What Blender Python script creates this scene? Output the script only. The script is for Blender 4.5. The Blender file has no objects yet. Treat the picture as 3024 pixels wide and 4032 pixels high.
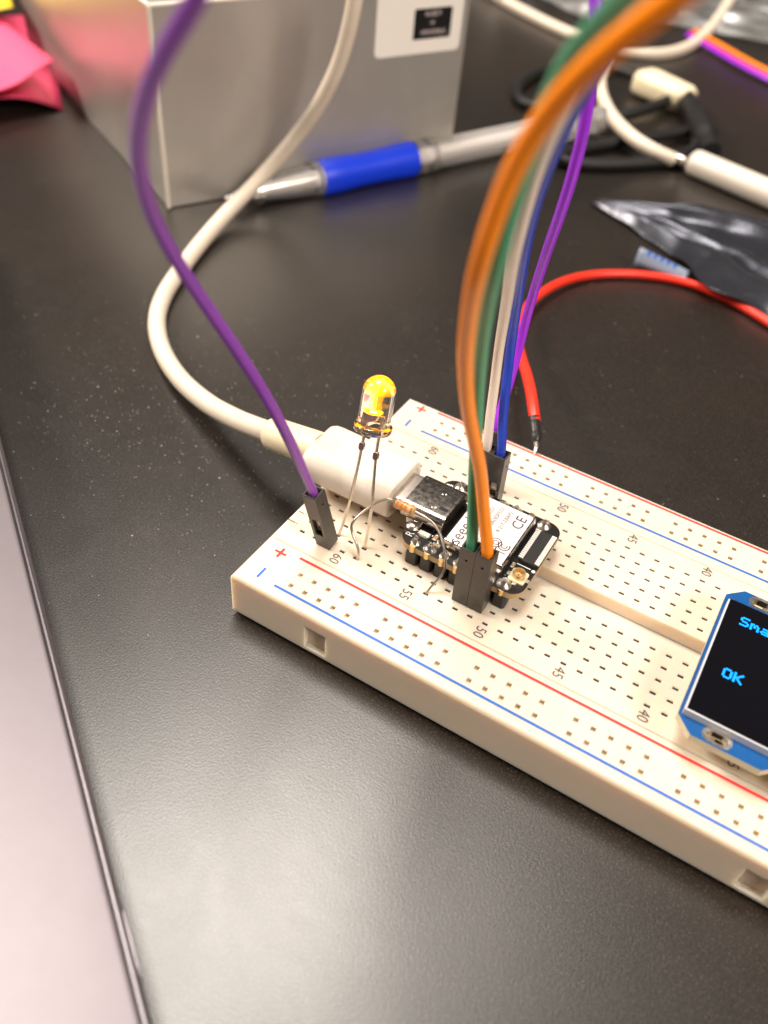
import bpy, bmesh, math, random
from mathutils import Vector, Matrix
random.seed(7)
S = 0.001                                   # everything below is written in millimetres
scn = bpy.context.scene
COL = scn.collection

# ------------------------------------------------------------------ camera
cam_d = bpy.data.cameras.new('camera')
cam = bpy.data.objects.new('camera', cam_d); COL.objects.link(cam); scn.camera = cam
RIGHT = Vector((0.854399, 0.513648, 0.078544)); DOWN = Vector((0.409506, -0.572561, -0.710267)); FWD = Vector((-0.319856, 0.639015, -0.699537))
m = Matrix((( RIGHT.x, -DOWN.x, -FWD.x), (RIGHT.y, -DOWN.y, -FWD.y), (RIGHT.z, -DOWN.z, -FWD.z))).to_4x4()
m.translation = Vector((46.53, -93.684, 109.438)) * S
cam.matrix_world = m
cam_d.sensor_fit = 'VERTICAL'; cam_d.sensor_height = 36.0
cam_d.lens = 36.0 * 3369.09 / 4032.0
cam_d.clip_start = 0.005; cam_d.clip_end = 20
cam_d.dof.use_dof = True
cam_d.dof.focus_distance = 0.133
cam_d.dof.aperture_fstop = cam_d.lens / 1.9   # entrance pupil of about 1.9 mm, a phone lens
cam_d.dof.aperture_blades = 0

# ------------------------------------------------------------------ room light and exposure
wld = bpy.data.worlds.new('World'); scn.world = wld; wld.use_nodes = True
bg = wld.node_tree.nodes['Background']
bg.inputs[0].default_value = (1.0, 0.86, 0.74, 1); bg.inputs[1].default_value = 0.08
def area(name, loc, target, sx, sy, power, col):
    l = bpy.data.lights.new(name, 'AREA'); l.shape = 'RECTANGLE'; l.size = sx; l.size_y = sy; l.energy = power; l.color = col
    o = bpy.data.objects.new(name, l); COL.objects.link(o); o.location = loc
    o.rotation_euler = (Vector(target) - Vector(loc)).to_track_quat('-Z', 'Y').to_euler()
    return o
area('ceiling_panel', (-0.34, 0.27, 1.33), (0.0, 0.0, 0.0), 0.60, 0.42, 22, (1.0, 0.92, 0.83))
area('ceiling_panel', (-1.3, -0.25, 1.0), (0.0, 0.0, 0.0), 0.5, 0.3, 32, (1.0, 0.86, 0.73))
area('ceiling_panel', (1.32, -0.36, 1.2), (0.0, 0.05, 0.0), 0.6, 0.4, 30, (1.0, 0.87, 0.75))
scn.view_settings.view_transform = 'Standard'; scn.view_settings.look = 'None'
scn.view_settings.exposure = 0.10; scn.view_settings.gamma = 1.0
scn.view_settings.use_curve_mapping = False
scn.render.engine = 'CYCLES'
scn.cycles.use_denoising = True
scn.cycles.max_bounces = 14; scn.cycles.transmission_bounces = 12; scn.cycles.transparent_max_bounces = 16
scn.cycles.sample_clamp_indirect = 4.0; scn.cycles.blur_glossy = 0.3

# ------------------------------------------------------------------ materials
def mat(name, col, rough=0.5, metal=0.0, var=0.0, vscale=400, bump=0.0, bscale=2500, trans=0.0, ior=1.46, sss=0.0, srad=(1, .7, .45), sscale=0.0015,
        coat=0.0, emit=None, estr=0.0, rvar=0.0, spec=0.5, sheen=0.0):
    M = bpy.data.materials.new(name); M.use_nodes = True
    nt = M.node_tree; b = nt.nodes['Principled BSDF']
    I = b.inputs
    I['Base Color'].default_value = (*col, 1); I['Roughness'].default_value = rough; I['Metallic'].default_value = metal
    I['IOR'].default_value = ior; I['Transmission Weight'].default_value = trans; I['Coat Weight'].default_value = coat
    I['Specular IOR Level'].default_value = spec; I['Sheen Weight'].default_value = sheen
    if sss:
        I['Subsurface Weight'].default_value = sss; I['Subsurface Radius'].default_value = srad; I['Subsurface Scale'].default_value = sscale
    if emit:
        I['Emission Color'].default_value = (*emit, 1); I['Emission Strength'].default_value = estr
    if var or bump or rvar:
        tc = nt.nodes.new('ShaderNodeTexCoord')
    if var or rvar:
        n = nt.nodes.new('ShaderNodeTexNoise'); n.inputs['Scale'].default_value = vscale; n.inputs['Detail'].default_value = 6; n.inputs['Roughness'].default_value = .65
        nt.links.new(tc.outputs['Object'], n.inputs['Vector'])
    if var:
        mr = nt.nodes.new('ShaderNodeMapRange'); mr.inputs['From Min'].default_value = .25; mr.inputs['From Max'].default_value = .75
        mr.inputs['To Min'].default_value = 1 - var; mr.inputs['To Max'].default_value = 1 + var * .6
        nt.links.new(n.outputs['Fac'], mr.inputs['Value'])
        vm = nt.nodes.new('ShaderNodeVectorMath'); vm.operation = 'SCALE'; vm.inputs[0].default_value = col
        nt.links.new(mr.outputs[0], vm.inputs['Scale']); nt.links.new(vm.outputs[0], I['Base Color'])
    if rvar:
        mr = nt.nodes.new('ShaderNodeMapRange'); mr.inputs['From Min'].default_value = .25; mr.inputs['From Max'].default_value = .75
        mr.inputs['To Min'].default_value = max(rough - rvar, .02); mr.inputs['To Max'].default_value = rough + rvar
        nt.links.new(n.outputs['Fac'], mr.inputs['Value']); nt.links.new(mr.outputs[0], I['Roughness'])
    if bump:
        n2 = nt.nodes.new('ShaderNodeTexNoise'); n2.inputs['Scale'].default_value = bscale; n2.inputs['Detail'].default_value = 4
        nt.links.new(tc.outputs['Object'], n2.inputs['Vector'])
        bp = nt.nodes.new('ShaderNodeBump'); bp.inputs['Strength'].default_value = bump; bp.inputs['Distance'].default_value = 0.5 / bscale
        nt.links.new(n2.outputs['Fac'], bp.inputs['Height']); nt.links.new(bp.outputs[0], I['Normal'])
    return M

def film(name, col, opacity, rough=0.08, ior=1.5):
    """thin clear plastic film: mostly see-through, with a real gloss"""
    M = bpy.data.materials.new(name); M.use_nodes = True; nt = M.node_tree; nt.nodes.clear()
    out = nt.nodes.new('ShaderNodeOutputMaterial')
    t = nt.nodes.new('ShaderNodeBsdfTransparent'); t.inputs[0].default_value = (1, 1, 1, 1)
    d = nt.nodes.new('ShaderNodeBsdfDiffuse'); d.inputs[0].default_value = (*col, 1)
    g = nt.nodes.new('ShaderNodeBsdfGlossy'); g.inputs['Roughness'].default_value = rough
    f = nt.nodes.new('ShaderNodeFresnel'); f.inputs[0].default_value = ior
    a = nt.nodes.new('ShaderNodeMixShader'); a.inputs[0].default_value = opacity
    b = nt.nodes.new('ShaderNodeMixShader')
    nt.links.new(t.outputs[0], a.inputs[1]); nt.links.new(d.outputs[0], a.inputs[2])
    nt.links.new(f.outputs[0], b.inputs[0]); nt.links.new(a.outputs[0], b.inputs[1]); nt.links.new(g.outputs[0], b.inputs[2])
    nt.links.new(b.outputs[0], out.inputs[0])
    return M

def table_mat():
    M = bpy.data.materials.new('table_laminate'); M.use_nodes = True; nt = M.node_tree; b = nt.nodes['Principled BSDF']
    L = nt.links.new
    tc = nt.nodes.new('ShaderNodeTexCoord')
    def noise(scale, det=5, rough=.6, dist=0):
        n = nt.nodes.new('ShaderNodeTexNoise'); n.inputs['Scale'].default_value = scale; n.inputs['Detail'].default_value = det
        n.inputs['Roughness'].default_value = rough; n.inputs['Distortion'].default_value = dist
        L(tc.outputs['Object'], n.inputs['Vector']); return n
    grain = noise(3000, 2, .6); cloud = noise(14, 4); smear = noise(60, 6, .7, 1.5)
    ramp = nt.nodes.new('ShaderNodeValToRGB'); ramp.color_ramp.elements[0].color = (.0055, .0040, .0029, 1); ramp.color_ramp.elements[1].color = (.0120, .0082, .0056, 1)
    ramp.color_ramp.elements[0].position = .3; ramp.color_ramp.elements[1].position = .7
    L(cloud.outputs['Fac'], ramp.inputs[0])
    # dry dust film in worn smears
    dr = nt.nodes.new('ShaderNodeMapRange'); dr.inputs['From Min'].default_value = .58; dr.inputs['From Max'].default_value = .80; dr.inputs['To Max'].default_value = .05
    L(smear.outputs['Fac'], dr.inputs['Value'])
    mx = nt.nodes.new('ShaderNodeMixRGB'); L(dr.outputs[0], mx.inputs[0]); L(ramp.outputs[0], mx.inputs[1]); mx.inputs[2].default_value = (.16, .145, .125, 1)
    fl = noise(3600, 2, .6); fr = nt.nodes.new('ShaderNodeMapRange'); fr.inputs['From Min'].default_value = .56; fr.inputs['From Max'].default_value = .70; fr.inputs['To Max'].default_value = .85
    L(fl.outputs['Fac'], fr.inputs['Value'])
    m2 = nt.nodes.new('ShaderNodeMixRGB'); L(fr.outputs[0], m2.inputs[0]); L(mx.outputs[0], m2.inputs[1]); m2.inputs[2].default_value = (.085, .062, .047, 1)   # glints of the laminate grain painted into the colour as pale flecks
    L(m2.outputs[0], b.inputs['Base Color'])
    rr = nt.nodes.new('ShaderNodeMapRange'); rr.inputs['To Min'].default_value = .30; rr.inputs['To Max'].default_value = .37
    L(smear.outputs['Fac'], rr.inputs['Value']); L(rr.outputs[0], b.inputs['Roughness'])
    bp = nt.nodes.new('ShaderNodeBump'); bp.inputs['Strength'].default_value = .5; bp.inputs['Distance'].default_value = .000042
    L(grain.outputs['Fac'], bp.inputs['Height']); L(bp.outputs[0], b.inputs['Normal'])
    b.inputs['Specular IOR Level'].default_value = .85
    return M

K = {}
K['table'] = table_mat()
K['abs'] = mat('ivory_abs', (.74, .635, .51), .42, var=.05, vscale=60, bump=.06, bscale=1500, sss=.8, srad=(1, .72, .42), sscale=.0030)
K['slot_shade'] = mat('shaded_contact_slot', (.19, .155, .122), .5, .0)  # dark tone on slot walls and contacts paints in the shade of the holes
K['clip_tan'] = mat('contact_tan', (.60, .49, .37), .45, .0, var=.25, vscale=900)
K['foam'] = mat('adhesive_foam', (.012, .014, .013), .9, bump=.5, bscale=1500)
K['red_ink'] = mat('red_ink', (.80, .03, .035), .5, var=.12, vscale=700)
K['blue_ink'] = mat('blue_ink', (.012, .13, .50), .5, var=.12, vscale=700)
K['grey_ink'] = mat('grey_ink', (.085, .070, .060), .6, var=.3, vscale=1500)
K['white_ink'] = mat('white_ink', (.80, .78, .74), .5)
K['plum_ink'] = mat('plum_ink', (.075, .035, .06), .5)
K['white_pl'] = mat('white_plug_plastic', (.66, .605, .53), .38, var=.04, vscale=80, bump=.05, bscale=1200, sss=.15, sscale=.001)
K['cream_pl'] = mat('aged_white_plastic', (.80, .71, .50), .45, var=.06, vscale=150, bump=.08, bscale=900, sss=.15, sscale=.001)
K['cable_w'] = mat('white_cable_jacket', (.70, .61, .50), .48, var=.06, vscale=120, bump=.08, bscale=1500)
K['steel'] = mat('stainless', (.62, .58, .53), .24, 1.0, var=.12, vscale=1200, bump=.03, bscale=2600, rvar=.08)
K['steel_dk'] = mat('scuffed_steel', (.50, .46, .41), .22, 1.0, var=.22, vscale=1400, bump=.03, bscale=3200, rvar=.08)
K['tin'] = mat('tinned_lead', (.60, .54, .46), .30, 1.0, var=.2, vscale=1500, bump=.15, bscale=1800)
K['solder'] = mat('solder', (.74, .71, .67), .30, 1.0, var=.15, vscale=2000, bump=.25, bscale=1600)
K['gold'] = mat('gold_plate', (.72, .50, .24), .34, 1.0, var=.1, vscale=1500)
K['pcb_k'] = mat('black_solder_mask', (.012, .011, .011), .30, var=.2, vscale=1500, bump=.06, bscale=2500, coat=.3)
K['fr4'] = mat('board_edge', (.42, .30, .15), .6, var=.15, vscale=1500)
K['nylon_k'] = mat('black_nylon', (.020, .018, .017), .42, var=.2, vscale=800, bump=.08, bscale=1800)
K['house_k'] = mat('housing_black', (.052, .046, .043), .34, var=.2, vscale=500, bump=.05, bscale=1500)
K['label_w'] = mat('label_paper', (.82, .78, .76), .45, var=.03, vscale=200)
K['smd_b'] = mat('ceramic_part', (.30, .20, .11), .4)
K['smd_w'] = mat('white_part', (.75, .72, .66), .35)
K['orange'] = mat('orange_pvc', (1.0, .275, .0), .32, spec=.4, var=.05, vscale=150, bump=.05, bscale=1200, sss=.12, sscale=.0006)
K['green'] = mat('green_pvc', (.05, .28, .15), .36, var=.06, vscale=150, bump=.05, bscale=1200)
K['white'] = mat('white_pvc', (.80, .70, .62), .36, var=.05, vscale=150, bump=.05, bscale=1200)
K['blue'] = mat('blue_pvc', (.022, .055, .46), .32, var=.06, vscale=150, bump=.05, bscale=1200)
K['violet'] = mat('violet_pvc', (.34, .03, .72), .32, var=.06, vscale=150, bump=.05, bscale=1200)
K['plum'] = mat('plum_pvc', (.26, .065, .44), .36, var=.06, vscale=150, bump=.05, bscale=1200)
K['red'] = mat('red_silicone', (.85, .035, .015), .38, var=.05, vscale=150, bump=.05, bscale=1200, sss=.1, sscale=.0006)
K['shrink'] = mat('black_heatshrink', (.018, .016, .015), .38, bump=.25, bscale=600)
K['blk_cable'] = mat('black_rubber', (.004, .0035, .0035), .55, bump=.1, bscale=900)
K['epoxy'] = mat('clear_epoxy', (1, .97, .91), .015, trans=1.0, ior=1.52)
def glow_volume(name, col, strength):  # self-glow added where the epoxy only scatters the chip's light
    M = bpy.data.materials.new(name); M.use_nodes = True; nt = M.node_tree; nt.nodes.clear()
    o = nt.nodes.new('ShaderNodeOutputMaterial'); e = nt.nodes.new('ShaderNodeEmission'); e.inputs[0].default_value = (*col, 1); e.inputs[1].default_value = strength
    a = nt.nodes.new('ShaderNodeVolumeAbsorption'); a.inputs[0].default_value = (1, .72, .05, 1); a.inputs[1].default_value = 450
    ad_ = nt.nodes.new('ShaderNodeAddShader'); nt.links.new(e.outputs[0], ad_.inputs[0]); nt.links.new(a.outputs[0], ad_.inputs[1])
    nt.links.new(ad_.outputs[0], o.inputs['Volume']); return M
K['core_light'] = glow_volume('added_glow_core', (1, .62, .06), 9000)
K['beam'] = glow_volume('added_glow_beam', (1, .41, .0), 1000)
K['dome_light'] = glow_volume('added_glow_dome', (1, .36, .0), 900)
K['led_glow'] = mat('lit_chip', (1, .75, .1), .5, emit=(1, .55, .02), estr=400)
K['led_cup'] = mat('lead_frame', (.80, .72, .55), .25, 1.0)
K['cup_glow'] = mat('glowing_cup', (1, .7, .1), .5, emit=(1, .45, 0), estr=5)  # reflector cup given its own glow in place of reflected chip light
K['res_body'] = mat('resistor_lacquer', (.66, .42, .20), .35, var=.08, vscale=500, coat=.3)
K['res_band'] = mat('orange_band', (.80, .22, .025), .35, coat=.3)
K['res_brown'] = mat('gold_band', (.42, .19, .04), .35, coat=.3)
K['pcb_b'] = mat('blue_solder_mask', (.004, .075, .26), .35, var=.15, vscale=400, coat=.3)
K['fr4_pale'] = mat('pale_board_edge', (.62, .56, .40), .55, var=.08, vscale=500)
K['glass_k'] = mat('screen_glass', (.003, .003, .005), .06, coat=.2, rvar=.03, vscale=200)
K['rim_highlight'] = mat('painted_edge_highlight', (.55, .56, .60), .3)
K['pixel'] = mat('lit_pixel', (.0, .3, 1), .4, emit=(.0, .23, 1.0), estr=1.15)
K['amber'] = mat('amber_flex', (.72, .36, .03), .3)
K['alu'] = mat('anodised_aluminium', (.225, .20, .215), .5, .85, var=.04, vscale=300, bump=.10, bscale=4500)
K['alu_d'] = mat('aluminium_rim', (.28, .255, .275), .42, .85, var=.05, vscale=300, bump=.06, bscale=4000)
K['slot'] = mat('dark_gap', (.01, .009, .01), .6)
K['boxsilver'] = mat('metallic_card', (.50, .475, .44), .38, .6, var=.09, vscale=40, bump=.16, bscale=1400, rvar=.06)
K['boxedge'] = mat('card_edge', (.80, .74, .65), .5)
K['sticker'] = mat('white_sticker', (.90, .86, .80), .45)
K['black_ink'] = mat('black_ink', (.006, .006, .006), .4)
K['pink_mark'] = mat('pale_print', (.42, .36, .36), .5)
K['pink'] = mat('pink_paper', (.88, .075, .19), .6, var=.03, vscale=100)
K['yellow'] = mat('yellow_paper', (.85, .60, .02), .6, var=.03, vscale=100)
K['grip'] = mat('blue_rubber', (.003, .045, .78), .42, var=.06, vscale=120)
K['clear'] = mat('clear_plastic', (.96, .94, .92), .07, trans=.82, ior=1.46)
K['pen_shell'] = film('clear_pen_shell', (.90, .87, .84), .20, .07, 1.55)
K['refill'] = mat('refill_tube', (.85, .80, .76), .35)
K['chrome'] = mat('pen_point', (.88, .85, .81), .32, .9)
K['bag_k'] = mat('antistatic_film', (.055, .058, .072), .27, .7, var=.2, vscale=60, bump=.05, bscale=160, rvar=.05)
K['film'] = film('clear_film', (.55, .54, .52), .10, .28, 1.35)
K['tag'] = mat('tag_film', (.20, .25, .33), .3)
K['tag_ink'] = mat('tag_blue_print', (.02, .09, .36), .4)
K['dust'] = mat('dust', (.48, .45, .40), .9)
K['crumb'] = mat('crumb', (.62, .55, .48), .8)
K['pad'] = mat('grey_pad', (.28, .27, .27), .55, .0, var=.15, vscale=60)

# ------------------------------------------------------------------ mesh helpers
class MB:
    def __init__(s): s.v = []; s.f = []; s.mi = []
    def add(s, vs, fs, mi=0):
        o = len(s.v); s.v += [tuple(p) for p in vs]; s.f += [tuple(i + o for i in f) for f in fs]; s.mi += [mi] * len(fs); return s
    def box(s, x0, x1, y0, y1, z0, z1, mi=0):
        v = [(x0,y0,z0),(x1,y0,z0),(x1,y1,z0),(x0,y1,z0),(x0,y0,z1),(x1,y0,z1),(x1,y1,z1),(x0,y1,z1)]
        return s.add(v, [(3,2,1,0),(4,5,6,7),(0,1,5,4),(1,2,6,5),(2,3,7,6),(3,0,4,7)], mi)
    def prism(s, pts, z0, z1, mi=0):
        n = len(pts); v = [(x, y, z0) for x, y in pts] + [(x, y, z1) for x, y in pts]
        f = [tuple(range(n - 1, -1, -1)), tuple(range(n, 2 * n))] + [(i, (i + 1) % n, n + (i + 1) % n, n + i) for i in range(n)]
        return s.add(v, f, mi)
    def rings(s, rings, caps=(True, True), mi=0):
        n = len(rings[0]); v = [p for r in rings for p in r]; f = []
        for k in range(len(rings) - 1):
            for i in range(n):
                a = k * n + i; b = k * n + (i + 1) % n; f.append((a, b, b + n, a + n))
        if caps[0]: f.append(tuple(range(n - 1, -1, -1)))
        if caps[1]: f.append(tuple(range((len(rings) - 1) * n, len(rings) * n)))
        return s.add(v, f, mi)
    def tube(s, pts, rad, n=14, caps=(True, True), mi=0, flat=1.0):
        P = [Vector(p) for p in pts]; rr = rad if isinstance(rad, (list, tuple)) else [rad] * len(P)
        T = []
        for i in range(len(P)):
            a = P[max(i - 1, 0)]; b = P[min(i + 1, len(P) - 1)]; T.append((b - a).normalized())
        ref = Vector((0, 0, 1)) if abs(T[0].z) < .9 else Vector((1, 0, 0))
        N = (ref - T[0] * ref.dot(T[0])).normalized(); R = []
        for i in range(len(P)):
            N = (N - T[i] * N.dot(T[i])).normalized(); B = T[i].cross(N)
            R.append([P[i] + (N * math.cos(2 * math.pi * k / n) * flat + B * math.sin(2 * math.pi * k / n)) * rr[i] for k in range(n)])
        return s.rings(R, caps, mi)
    def lathe(s, prof, origin, axis, n=24, caps=(True, True), mi=0):
        """prof: (distance along the axis, radius)"""
        A = Vector(axis).normalized(); O = Vector(origin); ref = Vector((0, 0, 1)) if abs(A.z) < .9 else Vector((1, 0, 0))
        X = (ref - A * ref.dot(A)).normalized(); Y = A.cross(X)
        return s.rings([[O + A * t + (X * math.cos(2 * math.pi * k / n) + Y * math.sin(2 * math.pi * k / n)) * r for k in range(n)] for t, r in prof], caps, mi)
    def grid(s, fn, nu, nv, mi=0):
        v = [fn(i / nu, j / nv) for j in range(nv + 1) for i in range(nu + 1)]
        f = [(j * (nu + 1) + i, j * (nu + 1) + i + 1, (j + 1) * (nu + 1) + i + 1, (j + 1) * (nu + 1) + i) for j in range(nv) for i in range(nu)]
        return s.add(v, f, mi)
    def mesh(s, name, mats, off=(0, 0, 0), smooth=None):
        me = bpy.data.meshes.new(name)
        me.from_pydata([((x - off[0]) * S, (y - off[1]) * S, (z - off[2]) * S) for x, y, z in s.v], [], s.f)
        for m_ in (mats if isinstance(mats, (list, tuple)) else [mats]): me.materials.append(K[m_] if isinstance(m_, str) else m_)
        me.polygons.foreach_set('material_index', s.mi); me.update()
        if smooth is not None:
            me.polygons.foreach_set('use_smooth', [True] * len(me.polygons)); me.set_sharp_from_angle(angle=math.radians(smooth))
        return me

def world_off(par):
    o = Vector((0, 0, 0))
    while par is not None: o += Vector(par.location); par = par.parent
    return o / S
def build(name, mb, mats, parent=None, smooth=40, bevel=0.0, seg=2, solid=0.0, sub=0, origin=None):
    """one mesh object; vertices are in world millimetres, origin at its parent (or at `origin`)"""
    off = world_off(parent) + (Vector(origin) if origin is not None else Vector((0, 0, 0)))
    o = bpy.data.objects.new(name, mb.mesh(name, mats, off, smooth)); COL.objects.link(o); o.parent = parent
    if origin is not None: o.location = Vector(origin) * S
    if sub:
        md = o.modifiers.new('sub', 'SUBSURF'); md.levels = sub; md.render_levels = sub
    if solid:
        md = o.modifiers.new('solid', 'SOLIDIFY'); md.thickness = solid * S; md.offset = 0
    if bevel:
        md = o.modifiers.new('bevel', 'BEVEL'); md.width = bevel * S; md.segments = seg; md.limit_method = 'ANGLE'; md.angle_limit = math.radians(35)
    return o
def copy(o, parent, loc, rz=0):
    c = o.copy(); COL.objects.link(c); c.parent = parent; c.location = (Vector(loc) - world_off(parent)) * S; c.rotation_euler = (0, 0, rz); return c
def thing(name, loc, label, cat, group=None):
    e = bpy.data.objects.new(name, None); COL.objects.link(e); e.location = Vector(loc) * S; e.empty_display_size = .005
    return tag(e, label, cat, group)
def tag(o, label, cat, group=None, kind=None):
    if label: o['label'] = label
    if cat: o['category'] = cat
    if group: o['group'] = group
    if kind: o['kind'] = kind
    return o
def smooth_path(pts, per=5, relax=2):
    P = [Vector(p) for p in pts]; rj = random.Random(len(pts) * 7 + int(abs(pts[0][0]) * 10))
    if len(P) > 8: P = P[:3] + [p + Vector((rj.uniform(-.1, .1), rj.uniform(-.1, .1), rj.uniform(-.06, .06))) for p in P[3:]]
    for _ in range(relax):
        Q = P[:]
        for i in range(1, len(P) - 1): Q[i] = P[i] * .6 + (P[i - 1] + P[i + 1]) * .2
        P = Q
    out = []
    for i in range(len(P) - 1):
        p0 = P[max(i - 1, 0)]; p1 = P[i]; p2 = P[i + 1]; p3 = P[min(i + 2, len(P) - 1)]
        for k in range(per):
            t = k / per
            out.append(.5 * ((2 * p1) + (p2 - p0) * t + (2 * p0 - 5 * p1 + 4 * p2 - p3) * t * t + (3 * p1 - p0 - 3 * p2 + p3) * t ** 3))
    out.append(P[-1]); return out
def rrect(w, h, r, n=5):
    """rounded rectangle outline centred on 0,0"""
    o = []
    for cx, cy, a0 in ((w/2-r, h/2-r, 0), (-w/2+r, h/2-r, 90), (-w/2+r, -h/2+r, 180), (w/2-r, -h/2+r, 270)):
        for k in range(n + 1):
            a = math.radians(a0 + 90 * k / n); o.append((cx + r * math.cos(a), cy + r * math.sin(a)))
    return o
FONT_CACHE = {}
def glyphs(txt):
    if txt not in FONT_CACHE:
        c = bpy.data.curves.new('t', 'FONT'); c.body = txt; c.size = 1.0; c.align_x = 'CENTER'; c.align_y = 'CENTER'; c.resolution_u = 3
        o = bpy.data.objects.new('t', c); COL.objects.link(o)
        dg = bpy.context.evaluated_depsgraph_get(); me = o.evaluated_get(dg).to_mesh()
        FONT_CACHE[txt] = ([v.co.copy() for v in me.vertices], [tuple(p.vertices) for p in me.polygons])
        o.evaluated_get(dg).to_mesh_clear(); bpy.data.objects.remove(o); bpy.data.curves.remove(c)
    return FONT_CACHE[txt]
def text(name, txt, size, pos, right, up, material, parent, thick=.02, sx=1.0):
    vs, fs = glyphs(txt); R_ = Vector(right).normalized(); U = Vector(up).normalized(); N = R_.cross(U); mb = MB()
    mb.add([Vector(pos) + R_ * v.x * size * sx + U * v.y * size + N * thick for v in vs], fs)
    return build(name, mb, material, parent, smooth=None)

ZT = 9.6      # top of the breadboard above the table
P = 2.54
XA, XB = -11.4, 153.6

# ================================================================== THE SETTING
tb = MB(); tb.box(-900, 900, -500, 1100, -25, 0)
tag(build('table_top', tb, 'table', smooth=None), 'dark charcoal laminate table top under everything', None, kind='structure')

# ================================================================== BREADBOARD
bb = thing('breadboard', (70, 0, 0), 'ivory solderless breadboard with red and blue rail lines carrying the circuit', 'breadboard')
def slab(x0, x1, y0, y1, holes, zb, round_sides, slot_mi, hx, hy, zslot, pockets=()):
    """one moulded block: a top sheet pierced by funnel holes, with rounded outer edges"""
    mb = MB(); e = .85
    sx0 = x0 + e; sx1 = x1 - e; sy0 = y0 + (e if 's' in round_sides else .18); sy1 = y1 - (e if 'n' in round_sides else .18)
    xs = sorted({round(h[0], 3) for h in holes}); ys = sorted({round(h[1], 3) for h in holes}); H = {(round(a, 3), round(b, 3)) for a, b in holes}; h = hx + .07; hk = hy + .09
    gx = [sx0] + [q for x in xs for q in (x - h, x + h)] + [sx1]; gy = [sy0] + [q for y in ys for q in (y - hk, y + hk)] + [sy1]
    idx = {}; vs = []
    def vi(i, j):
        if (i, j) not in idx: idx[(i, j)] = len(vs); vs.append((gx[i], gy[j], ZT))
        return idx[(i, j)]
    fs = []; pock = []
    for i in range(len(gx) - 1):
        for j in range(len(gy) - 1):
            if i % 2 == 1 and j % 2 == 1 and (xs[i // 2], ys[j // 2]) in H: pock.append((xs[i // 2], ys[j // 2])); continue
            fs.append((vi(i, j), vi(i + 1, j), vi(i + 1, j + 1), vi(i, j + 1)))
    mb.add(vs, fs)
    for x, y in pock:
        a = [(x-h,y-hk,ZT),(x+h,y-hk,ZT),(x+h,y+hk,ZT),(x-h,y+hk,ZT)]
        b = [(x-hx,y-hy,ZT-.16),(x+hx,y-hy,ZT-.16),(x+hx,y+hy,ZT-.16),(x-hx,y+hy,ZT-.16)]
        c = [(p[0],p[1],ZT-zslot) for p in b]
        mb.add(a + b, [(k, (k+1) % 4, (k+1) % 4 + 4, k + 4) for k in range(4)])
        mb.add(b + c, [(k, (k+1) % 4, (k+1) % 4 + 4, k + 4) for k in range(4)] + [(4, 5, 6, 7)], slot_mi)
    # rounded rim and walls
    def ring(k, z):
        ex = e * (1 - k); es = (e if 's' in round_sides else .18) * (1 - k); en = (e if 'n' in round_sides else .18) * (1 - k)
        return [(x0+ex, y0+es, z), (x1-ex, y0+es, z), (x1-ex, y1-en, z), (x0+ex, y1-en, z)]
    R_ = [ring(0, ZT)] + [ring(math.sin(a), ZT - e * (1 - math.cos(a))) for a in (math.radians(22), math.radians(45), math.radians(67), math.radians(90))] + [ring(1, zb)]
    mb.rings(R_[:-1], (False, False)); mb.add(R_[-1], [(3, 2, 1, 0)])
    a_, b_ = R_[-2], R_[-1]
    for k in range(4):
        if k == 0 and pockets: continue
        mb.add([b_[k], b_[(k+1) % 4], a_[(k+1) % 4], a_[k]], [(0, 1, 2, 3)])
    if pockets:
        zt_ = a_[0][2]; edges = [x0] + [q for x in pockets for q in (x - 1.9, x + 1.9)] + [x1]; zp = 6.7; zq = 1.75
        for k in range(len(edges) - 1):
            l, r_ = edges[k], edges[k + 1]
            if k % 2 == 0: mb.add([(l, y0, zb), (r_, y0, zb), (r_, y0, zt_), (l, y0, zt_)], [(0, 1, 2, 3)]); continue
            mb.add([(l, y0, zp), (r_, y0, zp), (r_, y0, zt_), (l, y0, zt_)], [(0, 1, 2, 3)]); mb.add([(l, y0, zb), (r_, y0, zb), (r_, y0, zq), (l, y0, zq)], [(0, 1, 2, 3)])
            d_ = y0 + .95
            mb.add([(l, y0, zq), (r_, y0, zq), (r_, y0, zp), (l, y0, zp), (l + .12, d_, zq + .1), (r_ - .12, d_, zq + .1), (r_ - .12, d_, zp - .15), (l + .12, d_, zp - .15)], [(0, 1, 5, 4), (1, 2, 6, 5), (2, 3, 7, 6), (3, 0, 4, 7), (4, 5, 6, 7)])
    return mb
rowy = {c: y for c, y in zip('jihgf', (-13.97, -11.43, -8.89, -6.35, -3.81))}; rowy.update({c: y for c, y in zip('edcba', (3.81, 6.35, 8.89, 11.43, 13.97))})
colx = lambda c: (60 - c) * P
near = [(colx(c), rowy[r]) for r in 'jihgf' for c in range(1, 64)]; far = [(colx(c), rowy[r]) for r in 'edcba' for c in range(1, 64)]
tbk = MB()
YS = 17.65
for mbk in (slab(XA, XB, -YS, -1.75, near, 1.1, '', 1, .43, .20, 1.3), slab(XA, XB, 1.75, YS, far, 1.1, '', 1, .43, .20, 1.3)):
    tbk.v, o = tbk.v + mbk.v, len(tbk.v); tbk.f += [tuple(i + o for i in f) for f in mbk.f]; tbk.mi += mbk.mi
tbk.box(XA + .02, XB - .02, -1.8, 1.8, 1.12, ZT - 2.6)
block = build('terminal_block', tbk, ['abs', 'slot_shade'], bb, smooth=30)
rail_holes = lambda sgn: [(-2.54 + 15.24 * g + P * k, sgn * y) for g in range(10) for k in range(5) for y in (21.78, 24.32)]
rails = {}
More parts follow.
